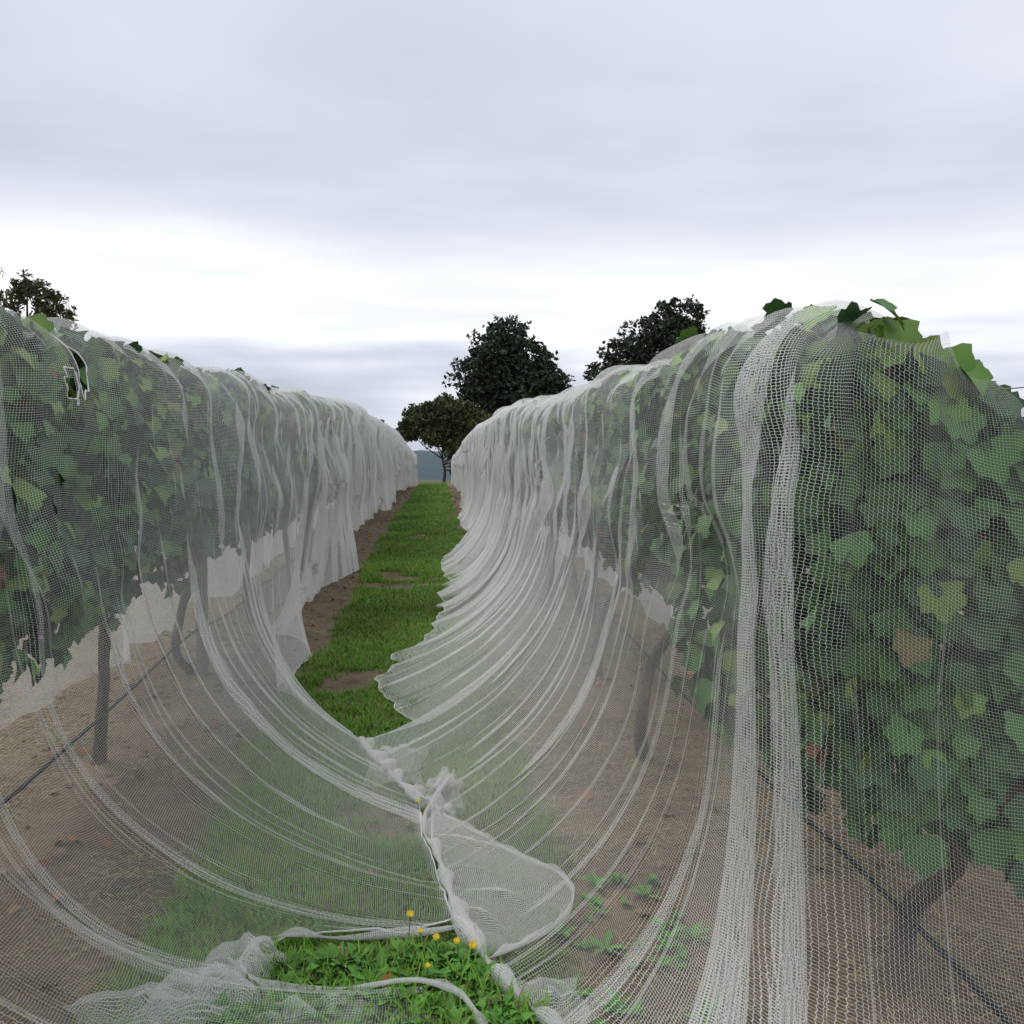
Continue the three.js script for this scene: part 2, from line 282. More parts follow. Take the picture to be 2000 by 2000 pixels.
// ------------------------------------------------------------ nets
// Each column of a net: C ridge, F face of the row, H hem, in plan as [x, d]; hy = hem above ground; B back of the row
const ctl = {
  // fx, fd, hx, hd, hy, cx, cd, den (thread cut-off), spread of hem
  left: [
    [-1.2, 50.6, -1.16, 50.6, 0.1, -1.7, 50.3, 0.93], [-1.22, 47.0, -1.2, 47.0, 0.34, -1.7, 47.0, 0.926], [-1.22, 42.0, -1.22, 42.0, 0.22, -1.7, 42.0, 0.919], [-1.22, 37.0, -1.24, 37.0, 0.38, -1.7, 37.0, 0.913], [-1.22, 32.0, -1.2, 32.0, 0.32, -1.7, 32.0, 0.906],
    [-1.22, 29.0, -1.24, 29.0, 0.4, -1.7, 29.0, 0.902], [-1.22, 26.0, -1.26, 26.0, 0.36, -1.7, 26.0, 0.898], [-1.22, 23.0, -1.16, 22.9, 0.26, -1.7, 23.0, 0.894], [-1.22, 20.5, -1.12, 20.4, 0.34, -1.7, 20.5, 0.891], [-1.22, 19.0, -1.22, 19.0, 0.46, -1.7, 19.0, 0.883],
    [-1.22, 16.5, -1.18, 16.4, 0.5, -1.7, 16.5, 0.865], [-1.23, 14.4, -1.2, 14.3, 0.48, -1.7, 14.4, 0.85], [-1.24, 13.0, -1.28, 13.0, 0.32, -1.7, 13.0, 0.84], [-1.25, 12.2, -1.08, 12.1, 0.03, -1.7, 12.2, 0.827], [-1.26, 11.0, -1.28, 10.8, 0.03, -1.7, 11.0, 0.808],
    [-1.27, 10.0, -1.42, 9.6, 0.03, -1.7, 10.0, 0.788], [-1.28, 9.0, -1.4, 8.25, 0.02, -1.7, 9.0, 0.765], [-1.29, 8.4, -1.12, 7.6, 0.02, -1.7, 8.4, 0.747], [-1.3, 7.9, -0.9, 7.0, 0.02, -1.7, 7.9, 0.732], [-1.3, 7.3, -1.04, 6.25, 0.02, -1.7, 7.3, 0.71],
    [-1.3, 6.8, -0.92, 5.85, 0.02, -1.7, 6.8, 0.693], [-1.3, 6.4, -0.57, 5.35, 0.03, -1.7, 6.4, 0.679], [-1.3, 6.1, -0.43, 5.05, 0.03, -1.7, 6.1, 0.668], [-1.3, 5.5, -0.27, 4.55, 0.03, -1.7, 5.5, 0.645], [-1.3, 4.9, -0.09, 4.12, 0.04, -1.7, 4.9, 0.621], [-1.3, 4.5, -0.07, 3.77, 0.04, -1.7, 4.5, 0.606],
    [-1.3, 3.7, 0.0, 3.37, 0.04, -1.7, 3.7, 0.577], [-1.3, 2.9, 0.05, 3.08, 0.04, -1.7, 2.9, 0.556], [-1.3, 2.82, -0.12, 3.02, 0.04, -1.7, 2.82, 0.554], [-1.3, 2.74, -0.48, 3.04, 0.05, -1.7, 2.74, 0.553], [-1.3, 2.62, -0.6, 2.88, 0.07, -1.7, 2.62, 0.551], [-1.3, 2.45, -0.58, 2.72, 0.06, -1.7, 2.45, 0.549],
    [-1.3, 2.4, -0.36, 2.7, 0.05, -1.7, 2.4, 0.549], [-1.3, 2.25, -0.06, 2.66, 0.06, -1.7, 2.25, 0.549], [-1.3, 2.1, 0.09, 2.58, 0.04, -1.7, 2.1, 0.549], [-1.3, 1.9, 0.16, 2.4, 0.03, -1.7, 1.9, 0.549], [-1.3, 1.5, 0.0, 2.0, 0.02, -1.7, 1.5, 0.549], [-1.3, 0.9, -0.35, 1.4, 0.02, -1.7, 0.9, 0.549], [-1.3, 0.4, -0.6, 0.8, 0.02, -1.7, 0.4, 0.549],
  ],
  right: [
    [0.84, 50.6, 0.8, 50.6, 0.1, 1.34, 50.3, 0.93], [0.92, 47.0, 0.9, 47.0, 0.26, 1.34, 47.0, 0.926], [0.92, 42.0, 0.88, 42.0, 0.12, 1.34, 42.0, 0.919], [0.92, 36.0, 0.88, 36.0, 0.25, 1.34, 36.0, 0.911], [0.92, 31.0, 0.88, 31.0, 0.14, 1.34, 31.0, 0.905], [0.91, 27.5, 0.84, 27.4, 0.06, 1.34, 27.5, 0.9], [0.9, 25.0, 0.7, 25.0, 0.03, 1.34, 25.0, 0.897],
    [0.89, 22.0, 0.5, 21.4, 0.03, 1.34, 22.0, 0.893], [0.86, 19.5, 0.5, 19.0, 0.03, 1.34, 19.5, 0.886], [0.86, 18.0, 0.68, 16.9, 0.05, 1.34, 18.0, 0.876], [0.86, 16.5, 0.62, 15.2, 0.04, 1.34, 16.5, 0.865], [0.87, 15.2, 0.14, 13.4, 0.03, 1.34, 15.2, 0.856], [0.87, 14.0, 0.08, 12.6, 0.02, 1.34, 14.0, 0.847],
    [0.88, 12.6, 0.1, 11.4, 0.02, 1.34, 12.6, 0.834], [0.88, 11.6, 0.12, 10.6, 0.02, 1.34, 11.6, 0.818], [0.88, 11.0, 0.26, 10.1, 0.03, 1.34, 11.0, 0.808], [0.88, 10.7, 0.08, 9.8, 0.02, 1.34, 10.7, 0.803], [0.89, 9.6, -0.03, 8.7, 0.02, 1.34, 9.6, 0.779], [0.9, 8.7, -0.14, 7.7, 0.02, 1.34, 8.7, 0.756], [0.9, 7.9, -0.29, 6.9, 0.02, 1.34, 7.9, 0.732],
    [0.9, 7.3, -0.37, 6.35, 0.02, 1.34, 7.3, 0.71], [0.91, 6.8, -0.31, 5.8, 0.02, 1.34, 6.8, 0.693], [0.91, 6.4, -0.12, 5.3, 0.03, 1.34, 6.4, 0.679], [0.91, 6.1, -0.42, 5.02, 0.03, 1.34, 6.1, 0.668], [0.92, 5.5, -0.22, 4.5, 0.04, 1.34, 5.5, 0.645], [0.92, 5.0, -0.03, 4.1, 0.04, 1.34, 5.0, 0.625], [0.92, 4.4, -0.03, 3.75, 0.04, 1.34, 4.4, 0.602],
    [0.92, 3.85, 0.04, 3.34, 0.04, 1.34, 3.85, 0.582], [0.92, 3.45, 0.09, 3.05, 0.04, 1.34, 3.5, 0.569], [0.92, 3.15, 0.14, 2.85, 0.03, 1.34, 3.2, 0.56], [0.92, 2.9, 0.26, 2.58, 0.03, 1.34, 3.0, 0.549], [0.91, 2.72, 0.4, 2.38, 0.02, 1.34, 2.82, 0.58], [0.9, 2.56, 0.47, 2.18, 0.02, 1.34, 2.7, 0.62], [0.9, 2.42, 0.66, 1.95, 0.02, 1.34, 2.62, 0.62], [0.92, 2.27, 0.78, 1.78, 0.02, 1.34, 2.52, 0.6], [1.0, 2.14, 0.94, 1.64, 0.02, 1.35, 2.48, 0.549],
    [1.14, 2.06, 1.05, 1.55, 0.02, 1.36, 2.47, 0.549], [1.34, 2.03, 1.36, 1.46, 0.02, 1.38, 2.47, 0.549], [1.55, 2.05, 1.66, 1.46, 0.02, 1.42, 2.5, 0.549], [1.74, 2.14, 2.0, 1.55, 0.02, 1.46, 2.55, 0.549], [1.84, 2.3, 2.3, 1.8, 0.02, 1.48, 2.6, 0.549], [1.86, 2.6, 2.35, 2.3, 0.02, 1.46, 2.8, 0.549],
  ],
};
const U = 84;                                                             // rows of the front sheet
function makeNet(which, ri, folds, holes) {
  const K = ctl[which], root = new THREE.Group(); top('bird_net', root);
  const sK = [0];
  for (let k = 1; k < K.length; k++) { const a = K[k - 1], b = K[k]; sK.push(sK[k - 1] + 0.5 * Math.hypot(a[0] - b[0], a[1] - b[1]) + 0.5 * Math.hypot(a[2] - b[2], a[3] - b[3])); }
  const L = sK[K.length - 1];
  const at = s => { s = clamp(s, 0, L); let k = 0; while (k < K.length - 2 && sK[k + 1] < s) k++; const f = (s - sK[k]) / (sK[k + 1] - sK[k]), g = f * f * (3 - 2 * f) * 0.5 + f * 0.5; return K[k].map((q, j) => lerp(q, K[k + 1][j], g)); };
  const sOfFace = d => { for (let s = 0; s < L; s += 0.01) if (at(s)[1] <= d) return s; return L; };
  const seedR = rng(900 + ri);
  // table of the smooth drape
  const nearS = sOfFace(9.2), cols = []; for (let s = 0; s < nearS; s += 0.032) cols.push(s); for (let s = nearS; s <= L; s += 0.0115) cols.push(s);
  const STEP = 0.02, nT = Math.ceil(L / STEP) + 2, T = new Float32Array(nT * (U + 1) * 3), len = new Float32Array(nT), den = new Float32Array(nT), dist = new Float32Array(nT);
  const wob = (s, f, z) => noise(s * f + ri * 31, z);
  for (let i = 0; i < nT; i++) {
    const s = i * STEP; let [fx, fd, hx, hd, hy, cx, cd, dn] = at(s);
    const far = sstep(8, 13, fd);
    hy += (hy > 0.08 ? 0.10 * wob(s, 1.3, 2) + 0.05 * wob(s, 4.1, 3) : 0.012 * wob(s, 4, 3)) ; hy = Math.max(0.012, hy);
    const out = Math.hypot(hx - fx, hd - fd), scallop = (0.10 * wob(s, 2.3, 6) + 0.05 * wob(s, 6.3, 7)) * sstep(5.2, 6.2, hd) * (1 - 0.5 * far); hx += scallop * (fx < 0 ? 1 : -1) * (fx < hx ? 1 : 1);
    const yT = canopyTop(ri, Math.max(2.3, fd)) - 0.005, endDrop = 0, crest = 0;
    const g = d => ground(d), sp = sstep(0.12, 0.5, out), bul = 0.05 * wob(s, 0.9, 11) + 0.03 * wob(s, 2.2, 12);
    const ux = out > 1e-3 ? (hx - fx) : 0, ud = out > 1e-3 ? (hd - fd) : 0, nx = fx - cx, nd = fd - cd, nl = Math.hypot(nx, nd) || 1, ox = nx / nl, od = nd / nl;
    const y0 = 0.98 + g(fd), hyA = gy(hx, hd) + hy;
    const prof = (h, e) => hyA + (y0 - hyA) * lerp(h, e, sp);
    const P = [
      [cx, yT - crest, cd], [lerp(cx, fx, 0.62), yT - 0.015 - crest * 0.6 - endDrop * 0.5, lerp(cd, fd, 0.62)], [fx + ox * 0.0, yT - 0.15 - endDrop, fd + od * 0.0], [fx + ox * (0.03 + bul), yT - 0.50 - endDrop * 0.5, fd + od * (0.03 + bul)], [fx + ox * (0.03 - bul), lerp(yT - 0.5, y0, 0.62), fd + od * (0.03 - bul)],
      [fx + ux * 0.05 + ox * 0.02, y0, fd + ud * 0.05 + od * 0.02], [fx + ux * lerp(0.35, 0.20, sp), prof(0.68, 0.57), fd + ud * lerp(0.35, 0.20, sp)], [fx + ux * lerp(0.7, 0.44, sp), prof(0.36, 0.265), fd + ud * lerp(0.7, 0.44, sp)], [fx + ux * lerp(0.9, 0.73, sp), prof(0.12, 0.085), fd + ud * lerp(0.9, 0.73, sp)], [hx, hyA, hd],
    ].map((p, k) => V(p[0], p[1] - (ri && k < 4 ? (endTaper(p[0], p[2]) + 0.05 * sstep(3.4, 2.6, p[2]) * (1 - sstep(1.2, 1.42, p[0]))) * (k < 3 ? 1 : 0.5) : 0), -p[2]));
    const pts = new THREE.CatmullRomCurve3(P, false, 'centripetal').getPoints(60), acc = [0]; for (let q = 1; q < pts.length; q++) acc.push(acc[q - 1] + pts[q].distanceTo(pts[q - 1]));
    len[i] = acc[60]; den[i] = dn; dist[i] = fd; let q = 0;
    for (let j = 0; j <= U; j++) { const w = acc[60] * j / U; while (q < 59 && acc[q + 1] < w) q++; const f = (w - acc[q]) / Math.max(1e-6, acc[q + 1] - acc[q]), o = (i * (U + 1) + j) * 3; T[o] = lerp(pts[q].x, pts[q + 1].x, f); T[o + 1] = lerp(pts[q].y, pts[q + 1].y, f); T[o + 2] = lerp(pts[q].z, pts[q + 1].z, f); }
  }
  const base = (s, j, out) => { const x = clamp(s / STEP, 0, nT - 1.001), i = Math.floor(x), f = x - i, a = (i * (U + 1) + j) * 3, b = a + (U + 1) * 3; return out.set(lerp(T[a], T[b], f), lerp(T[a + 1], T[b + 1], f), lerp(T[a + 2], T[b + 2], f)); };
  const scal = (A, s) => { const x = clamp(s / STEP, 0, nT - 1.001), i = Math.floor(x); return lerp(A[i], A[i + 1], x - i); };
  // folds: [s, width, fold-over, u0, u1, width at u1]
  const F = folds.map(([d, w, a, u0, u1, w1]) => { const thin = w < 0.026, k = thin ? 0.5 + 1.0 * seedR() : 1; return [sOfFace(d) + (thin ? 0.12 * (seedR() - 0.5) : 0), w * k, a * (thin ? 0.7 + 0.5 * seedR() : 1), clamp(u0 + (thin ? 0.2 * (seedR() - 0.5) : 0), 0.02, 0.9), thin && seedR() < 0.35 ? 0.7 + 0.28 * seedR() : u1, (w1 ?? w) * k]; });
  for (let s = 0.1; s < L; ) { const d = scal(dist, s), near = d < 8.5; s += near ? 0.05 + 0.6 * seedR() * seedR() : 0.07 + 0.4 * seedR() * seedR(); F.push([s, near ? 0.007 + 0.016 * seedR() : 0.03 + 0.06 * seedR(), 1.0 + 1.5 * seedR(), 0.14 + 0.5 * seedR() * seedR(), 0.75 + 0.5 * seedR(), near ? 0.012 + 0.016 * seedR() : 0.04 + 0.05 * seedR()]); }
  F.sort((a, b) => a[0] - b[0]);
  const Wd = U + 1, N = cols.length, pos = new Float32Array(N * Wd * 3), uv = new Float32Array(N * Wd * 2), vc = new Float32Array(N * Wd * 4);
  const p = V(0, 0, 0), pa = V(0, 0, 0), pb = V(0, 0, 0), pu = V(0, 0, 0); let f0 = 0;
  for (let i = 0; i < N; i++) {
    const s = cols[i]; while (f0 < F.length - 1 && F[f0][0] < s - 0.6) f0++;
    const d = scal(dist, s), far = sstep(7.5, 11, d), lenS = scal(len, s), dn = scal(den, s);
    for (let j = 0; j <= U; j++) {
      const u = j / U; let ds = 0, lift = 0;
      for (let k = f0; k < F.length && F[k][0] < s + 0.6; k++) {
        const [sk, w0, a, u0, u1, w1] = F[k]; if (u < u0 || u > u1 + 0.001) continue;
        const w = lerp(w0, w1, (u - u0) / Math.max(0.01, u1 - u0)), x = (s - sk - 0.03 * noise(u * 3, sk * 7)) / w; if (Math.abs(x) > 3.2) continue;
        const env = sstep(u0, u0 + 0.12, u) * (1 - sstep(u1 - 0.1, u1, u) * (u1 < 1 ? 1 : 0)), e = Math.exp(-x * x);
        ds -= env * a * w * x * e * 1.25; lift += env * w * (0.35 + 0.5 * far) * (e - 0.3 * Math.exp(-x * x * 0.3)) + env * 0.004 * x * e;
      }
      const hang = sstep(0.16, 0.6, u), fine = 0.010 * noise(s * 9, u * 4, ri) * hang + 0.006 * noise(s * 23, u * 6, ri + 4) * sstep(0.3, 0.7, u);
      const pleat = far * hang * (0.085 * noise(s * 3.4, u * 1.1, 8 + ri) + 0.055 * noise(s * 8.5, u * 1.3, 9 + ri));
      const rest = (1 - sstep(0.35, 0.6, u)) * sstep(0.0, 0.1, u + 0.04) * (0.036 * noise(s * 5.5, u * 9, 20 + ri) + 0.018 * noise(s * 12, u * 20, 21) + (1 - far) * 0.03 * noise(s * 8, u * 3.5, 23));
      base(s + ds, j, p); base(s + ds + 0.02, j, pa); base(s + ds - 0.02, j, pb); base(s + ds, Math.min(U, j + 1), pu); 
      const pd = base(s + ds, Math.max(0, j - 1), V(0, 0, 0)); pa.sub(pb); pu.sub(pd); pa.cross(pu).normalize(); if (!isFinite(pa.x) || pa.lengthSq() < 0.5) pa.set(0, 1, 0);
      const sgn = pa.y < -0.2 ? -1 : pa.y > 0.2 ? 1 : (which === 'left' ? Math.sign(pa.x) : (d > 2.4 ? -Math.sign(pa.x) : Math.sign(pa.z))) || 1;
      p.addScaledVector(pa, sgn * (Math.abs(lift) * 0 + lift + fine + pleat + rest));
      const dd = -p.z, gg = gy(p.x, dd) + 0.008 + 0.03 * (grassEdge(p.x, dd)); if (p.y < gg) p.y = gg + 0.004 * noise(s * 15, u * 30);
      const o = i * Wd + j; pos[o * 3] = p.x; pos[o * 3 + 1] = p.y; pos[o * 3 + 2] = p.z; uv[o * 2] = (s + 0.022 * noise(s * 2.2, u * 5, 61) + 0.007 * noise(s * 7, u * 13, 63)) / TILE; uv[o * 2 + 1] = (u * lenS + 0.03 * noise(s * 1.9, u * 4, 62) + 0.008 * noise(s * 6, u * 15, 64)) / TILE; vc[o * 4] = vc[o * 4 + 1] = vc[o * 4 + 2] = 1;
      vc[o * 4 + 3] = lerp(lerp(dn, Math.min(dn, 0.60 + 0.30 * (dn - 0.6)), sstep(6.5, 9, d)), dn, sstep(0.14, 0.46, u + 0.08 * noise(s * 3, 5))) * (1 - 0.03 * sstep(0.5, 0.7, u) * sstep(2.6, 3.6, d) * (1 - sstep(5, 7, d))) * (u > 0.992 ? 1.2 : 1) + 0.012 * noise(s * 2, u * 8);
    }
  }
  const ix = []; const cut = [];
  for (let i = 0; i < N - 1; i++) for (let j = 0; j < U; j++) {
    const a = i * Wd + j, b = a + Wd;
    if (holes.length) { const mx = pos[a * 3], my = pos[a * 3 + 1], mz = -pos[a * 3 + 2]; if (j > 6 && j < 50 && holes.some(([d, y, rd, ry, tilt]) => { const q = (mz - d) * Math.cos(tilt) + (my - y) * Math.sin(tilt), w = -(mz - d) * Math.sin(tilt) + (my - y) * Math.cos(tilt); return (q / rd) ** 2 + (w / ry) ** 2 < 1 + 0.25 * noise(mz * 40, my * 40); })) continue; }
    ix.push(a, b, a + 1, a + 1, b, b + 1);
  }
  const g = new THREE.BufferGeometry(); g.setAttribute('position', new THREE.BufferAttribute(pos, 3)); g.setAttribute('uv', new THREE.BufferAttribute(uv, 2)); g.setAttribute('color', new THREE.BufferAttribute(vc, 4)); g.setIndex(ix); g.computeVertexNormals();
  part('net_sheet', g, netMat, root);
  for (const [d, y, rd, ry, tilt] of holes) {                             // frayed edge of each tear
    const pts = []; for (let k = 0; k < 20; k++) { const a = k / 20 * 6.283, q = Math.cos(a) * rd * 1.06, w = Math.sin(a) * ry * 1.06, td = d + q * Math.cos(tilt) - w * Math.sin(tilt), ty = y + q * Math.sin(tilt) + w * Math.cos(tilt); let best = 1e9, bo = 0; for (let o = 0; o < N * Wd; o++) { if (o % Wd > 50 || o % Wd < 4) continue; const e = (-pos[o * 3 + 2] - td) ** 2 + (pos[o * 3 + 1] - ty) ** 2; if (e < best) { best = e; bo = o; } } pts.push(V(pos[bo * 3], pos[bo * 3 + 1], pos[bo * 3 + 2])); }
    pts.push(pts[0].clone()); const sm = smooth(pts, 70); part('torn_edge', tube(sm, sm.map((_, i) => 0.0024 * (1 + 0.7 * noise(i * 0.4, d))), 5, 0.3), cordMat, root);
  }
  // the back of the row
  {
    const sB = ri ? sOfFace(2.95) : L, bp = [], bu = [], bc = [], bi = []; const M = 22; let n = 0;
    for (let s = 0; s < sB; s += scal(dist, s) > 10 ? 0.08 : 0.035, n++) {
      const [fx, fd, , , , cx, cd, dn] = at(s), yT = canopyTop(ri, Math.max(2.3, fd)) - 0.005, bx = 2 * cx - fx, hyB = gy(bx, fd) + 0.17 + 0.09 * noise(s * 1.1 + 4, 3) + 0.05 * noise(s * 3.7, 5);
      const P = [V(cx, yT, -cd), V(lerp(cx, bx, 0.6), yT - 0.015, -lerp(cd, fd, 0.6)), V(bx, yT - 0.16, -fd), V(bx + 0.04 * Math.sign(bx), 1.3 + ground(fd), -fd), V(bx + 0.02 * Math.sign(bx), 0.75 + ground(fd), -fd), V(bx + 0.05 * Math.sign(bx) + 0.08 * noise(s * 2, 9), hyB, -fd)];
      if (ri) for (let k = 0; k < 3; k++) P[k].y -= endTaper(P[k].x, -P[k].z);
      const pts = new THREE.CatmullRomCurve3(P, false, 'centripetal').getSpacedPoints(M);
      for (let j = 0; j <= M; j++) { const u = j / M, q = pts[j], w = 0.05 * noise(s * 4, u * 1.5, 33) * sstep(0.25, 0.7, u) + 0.02 * noise(s * 11, u * 2, 34); bp.push(q.x + w, q.y, q.z); bu.push(s / TILE, u * 2.3 / TILE); bc.push(1, 1, 1, Math.min(0.88, dn - 0.015 + 0.05 * noise(s * 2.3, u * 3, 40))); }
    }
    for (let i = 0; i < n - 1; i++) for (let j = 0; j < M; j++) { const a = i * (M + 1) + j, b = a + M + 1; bi.push(a, a + 1, b, a + 1, b + 1, b); }
    const q = new THREE.BufferGeometry(); q.setAttribute('position', new THREE.Float32BufferAttribute(bp, 3)); q.setAttribute('uv', new THREE.Float32BufferAttribute(bu, 2)); q.setAttribute('color', new THREE.Float32BufferAttribute(bc, 4)); q.setIndex(bi); q.computeVertexNormals();
    part('net_back_sheet', q, netMat, root);
  }
  // hem: selvedge cord along the lower edge
  { const pts = []; for (let i = 0; i < N; i += 2) { const o = (i * Wd + U) * 3; pts.push(V(pos[o], pos[o + 1] + 0.002, pos[o + 2])); } part('hem_cord', tube(pts, pts.map((q, i) => 0.0028 * (1 + 0.5 * noise(i * 0.3)) * (-q.z > 12 ? 1.6 : 1)), 5), cordMat, root); }
  return { root, sOfFace, hemAt: s => { let i = cols.findIndex(q => q >= s); if (i < 0) i = N - 1; const o = (i * Wd + U) * 3; return V(pos[o], pos[o + 1], pos[o + 2]); } };
}
const leftNet = makeNet('left', 0, [
  // face distance, width, fold-over, from, to, width at the end
  [2.50, 0.030, 2.4, 0.25, 1.2, 0.040], [2.80, 0.018, 2.0, 0.3, 0.85, 0.012], [2.88, 0.026, 2.4, 0.30, 1.2, 0.045], [2.96, 0.012, 2, 0.45, 0.9, 0.012], [3.45, 0.014, 2.4, 0.3, 0.93, 0.014], [3.95, 0.015, 2.6, 0.32, 0.96, 0.015], [4.35, 0.014, 2.4, 0.4, 0.97, 0.014],
  [4.62, 0.022, 2.6, 0.42, 1.2, 0.03], [4.74, 0.018, 2.4, 0.4, 1.2, 0.03], [4.9, 0.02, 2.6, 0.45, 1.2, 0.03], [5.1, 0.02, 2.6, 0.42, 1.2, 0.025], [5.4, 0.016, 2.4, 0.45, 1.2, 0.02], [5.75, 0.018, 2.6, 0.4, 1.2, 0.02], [6.0, 0.022, 2.6, 0.4, 1.2, 0.03], [6.3, 0.02, 2.6, 0.4, 1.2, 0.03], [6.6, 0.02, 2.6, 0.4, 1.2, 0.03],
], [[3.55, 2.03, 0.045, 0.125, -0.55], [3.42, 1.95, 0.035, 0.055, -0.3]]);
tag(leftNet.root, 'white bird netting draped over the left vine row, torn near its top', 'netting', 'bird nets over the vine rows');
const rightNet = makeNet('right', 1, [
  [2.50, 0.10, 2.4, 0.12, 1.2, 0.14], [2.30, 0.07, 2.5, 0.14, 1.2, 0.12], [2.80, 0.03, 2.2, 0.45, 1.2, 0.05], [3.05, 0.02, 2.2, 0.4, 1.2, 0.025], [3.3, 0.12, 2.7, 0.06, 0.42, 0.014], [3.42, 0.014, 2.4, 0.4, 1.2, 0.016], [3.75, 0.012, 2.4, 0.4, 0.95, 0.014], [4.1, 0.014, 2.4, 0.4, 0.95, 0.014], [4.5, 0.018, 2.4, 0.35, 1.2, 0.022],
  [4.8, 0.014, 2.4, 0.3, 1.2, 0.016], [5.1, 0.016, 2.5, 0.35, 1.2, 0.018], [5.35, 0.014, 2.4, 0.4, 1.2, 0.016], [5.6, 0.016, 2.5, 0.35, 1.2, 0.018], [5.85, 0.018, 2.5, 0.3, 1.2, 0.022], [6.05, 0.016, 2.4, 0.35, 1.2, 0.02], [6.3, 0.016, 2.4, 0.4, 1.2, 0.02], [6.6, 0.016, 2.4, 0.35, 1.2, 0.02],
  [6.9, 0.016, 2.5, 0.3, 1.2, 0.02], [7.15, 0.018, 2.5, 0.3, 1.2, 0.022], [7.4, 0.018, 2.5, 0.3, 1.2, 0.02], [7.65, 0.018, 2.4, 0.25, 1.2, 0.022], [7.95, 0.018, 2.4, 0.3, 1.2, 0.022], [8.25, 0.02, 2.4, 0.25, 1.2, 0.022], [8.55, 0.02, 2.4, 0.3, 1.2, 0.022],
], []);
tag(rightNet.root, 'white bird netting draped over the right vine row, with a rolled flap at its hem', 'netting', 'bird nets over the vine rows');

// the two hems rolled together, and loose net lying on the seam
const netGeo = (nu, nv, fn, dens, su, sv) => {                            // fn(u, v) -> Vector3
  const bp = [], bu = [], bc = [], bi = []; for (let i = 0; i <= nu; i++) for (let j = 0; j <= nv; j++) { const q = fn(i / nu, j / nv); bp.push(q.x, q.y, q.z); bu.push(i / nu * su / TILE, j / nv * sv / TILE); bc.push(1, 1, 1, dens); }
  for (let i = 0; i < nu; i++) for (let j = 0; j < nv; j++) { const a = i * (nv + 1) + j, b = a + nv + 1; bi.push(a, a + 1, b, a + 1, b + 1, b); }
  const q = new THREE.BufferGeometry(); q.setAttribute('position', new THREE.Float32BufferAttribute(bp, 3)); q.setAttribute('uv', new THREE.Float32BufferAttribute(bu, 2)); q.setAttribute('color', new THREE.Float32BufferAttribute(bc, 4)); q.setIndex(bi); q.computeVertexNormals(); return q;
};
const on = (x, d, h) => V(x, gy(x, d) + h, -d);
function roll(path, r, dens, seed, n = 90) {                              // loosely rolled net
  const pts = smooth(path, n), T = i => pts[Math.min(n, i + 1)].clone().sub(pts[Math.max(0, i - 1)]).normalize();
  return netGeo(n, 26, (u, v) => { const i = Math.round(u * n), t = T(i), a = V(0, 1, 0), b = t.clone().cross(a).normalize(), th = v * Math.PI * 4.4 + u * 9, rr = r * (0.45 + 0.55 * v) * (0.8 + 0.7 * noise(u * 17 + seed, 2)) * (1 + 0.6 * noise(u * 26, v * 6, seed)); return pts[i].clone().addScaledVector(a, Math.sin(th) * rr * 0.85 + rr * 0.5).addScaledVector(b, Math.cos(th) * rr); }, dens, pts.length * 0.02, 0.4);
}
part('rolled_hem', roll([on(0.06, 4.32, 0.05), on(0.03, 4.2, 0.09), on(-0.05, 3.98, 0.07), on(-0.06, 3.76, 0.06), on(-0.01, 3.55, 0.07), on(0.02, 3.35, 0.06), on(0.045, 3.2, 0.06), on(0.07, 3.06, 0.06), on(0.12, 2.87, 0.06), on(0.19, 2.70, 0.05), on(0.28, 2.54, 0.05), on(0.40, 2.35, 0.04)], 0.026, 0.69, 3, 160), netMat, rightNet.root);
part('rolled_hem', roll([on(-0.43, 5.05, 0.05), on(-0.36, 4.8, 0.05), on(-0.27, 4.55, 0.06), on(-0.16, 4.3, 0.05), on(-0.07, 4.05, 0.06)], 0.03, 0.70, 8, 80), netMat, leftNet.root);
part('rolled_hem', roll([on(0.10, 3.03, 0.05), on(-0.05, 3.01, 0.04), on(-0.3, 3.0, 0.04), on(-0.48, 3.0, 0.06), on(-0.56, 2.9, 0.10), on(-0.60, 2.78, 0.10), on(-0.52, 2.71, 0.07), on(-0.3, 2.68, 0.06), on(-0.06, 2.64, 0.10), on(0.07, 2.58, 0.08), on(0.14, 2.42, 0.05)], 0.012, 0.66, 12, 150), netMat, leftNet.root);
// loose flap lying to the right of the seam
{
  const edge = smooth([on(0.02, 3.85, 0.10), on(0.18, 3.62, 0.09), on(0.34, 3.45, 0.08), on(0.45, 3.32, 0.07), on(0.47, 3.17, 0.06), on(0.38, 3.02, 0.05), on(0.24, 2.88, 0.05), on(0.13, 2.82, 0.05)], 60);
  const inner = smooth([on(-0.05, 3.85, 0.08), on(-0.05, 3.7, 0.07), on(0.0, 3.45, 0.07), on(0.03, 3.25, 0.06), on(0.07, 3.08, 0.06), on(0.10, 2.92, 0.05)], 60);
  part('loose_flap', netGeo(60, 30, (u, v) => { const a = inner[Math.round(u * 60)], b = edge[Math.round(u * 60)], q = a.clone().lerp(b, v); const rg = k => Math.exp(-(((u - k - 0.12 * v) / 0.022) ** 2)); q.y += 0.02 * Math.sin(v * Math.PI) + 0.02 * noise(u * 6, v * 2.2, 5) * Math.sin(v * 3) + 0.03 * (rg(0.2) + 0.8 * rg(0.42) * (1 - v) + 0.9 * rg(0.6) + rg(0.74)) * Math.sin(Math.PI * Math.min(1, v + 0.1)); q.x += 0.02 * noise(u * 6, 3) * v; q.z += 0.025 * noise(u * 5, 7) * v; return q; }, 0.66, 1.4, 0.5), netMat, rightNet.root);
  part('loose_flap', roll(edge.filter((_, i) => i % 6 === 0).map((q, i) => q.clone().add(V(0.012 * noise(i * 1.7, 3), 0, 0.02 * noise(i * 1.3, 7)))), 0.011, 0.64, 21, 90), netMat, rightNet.root);
}
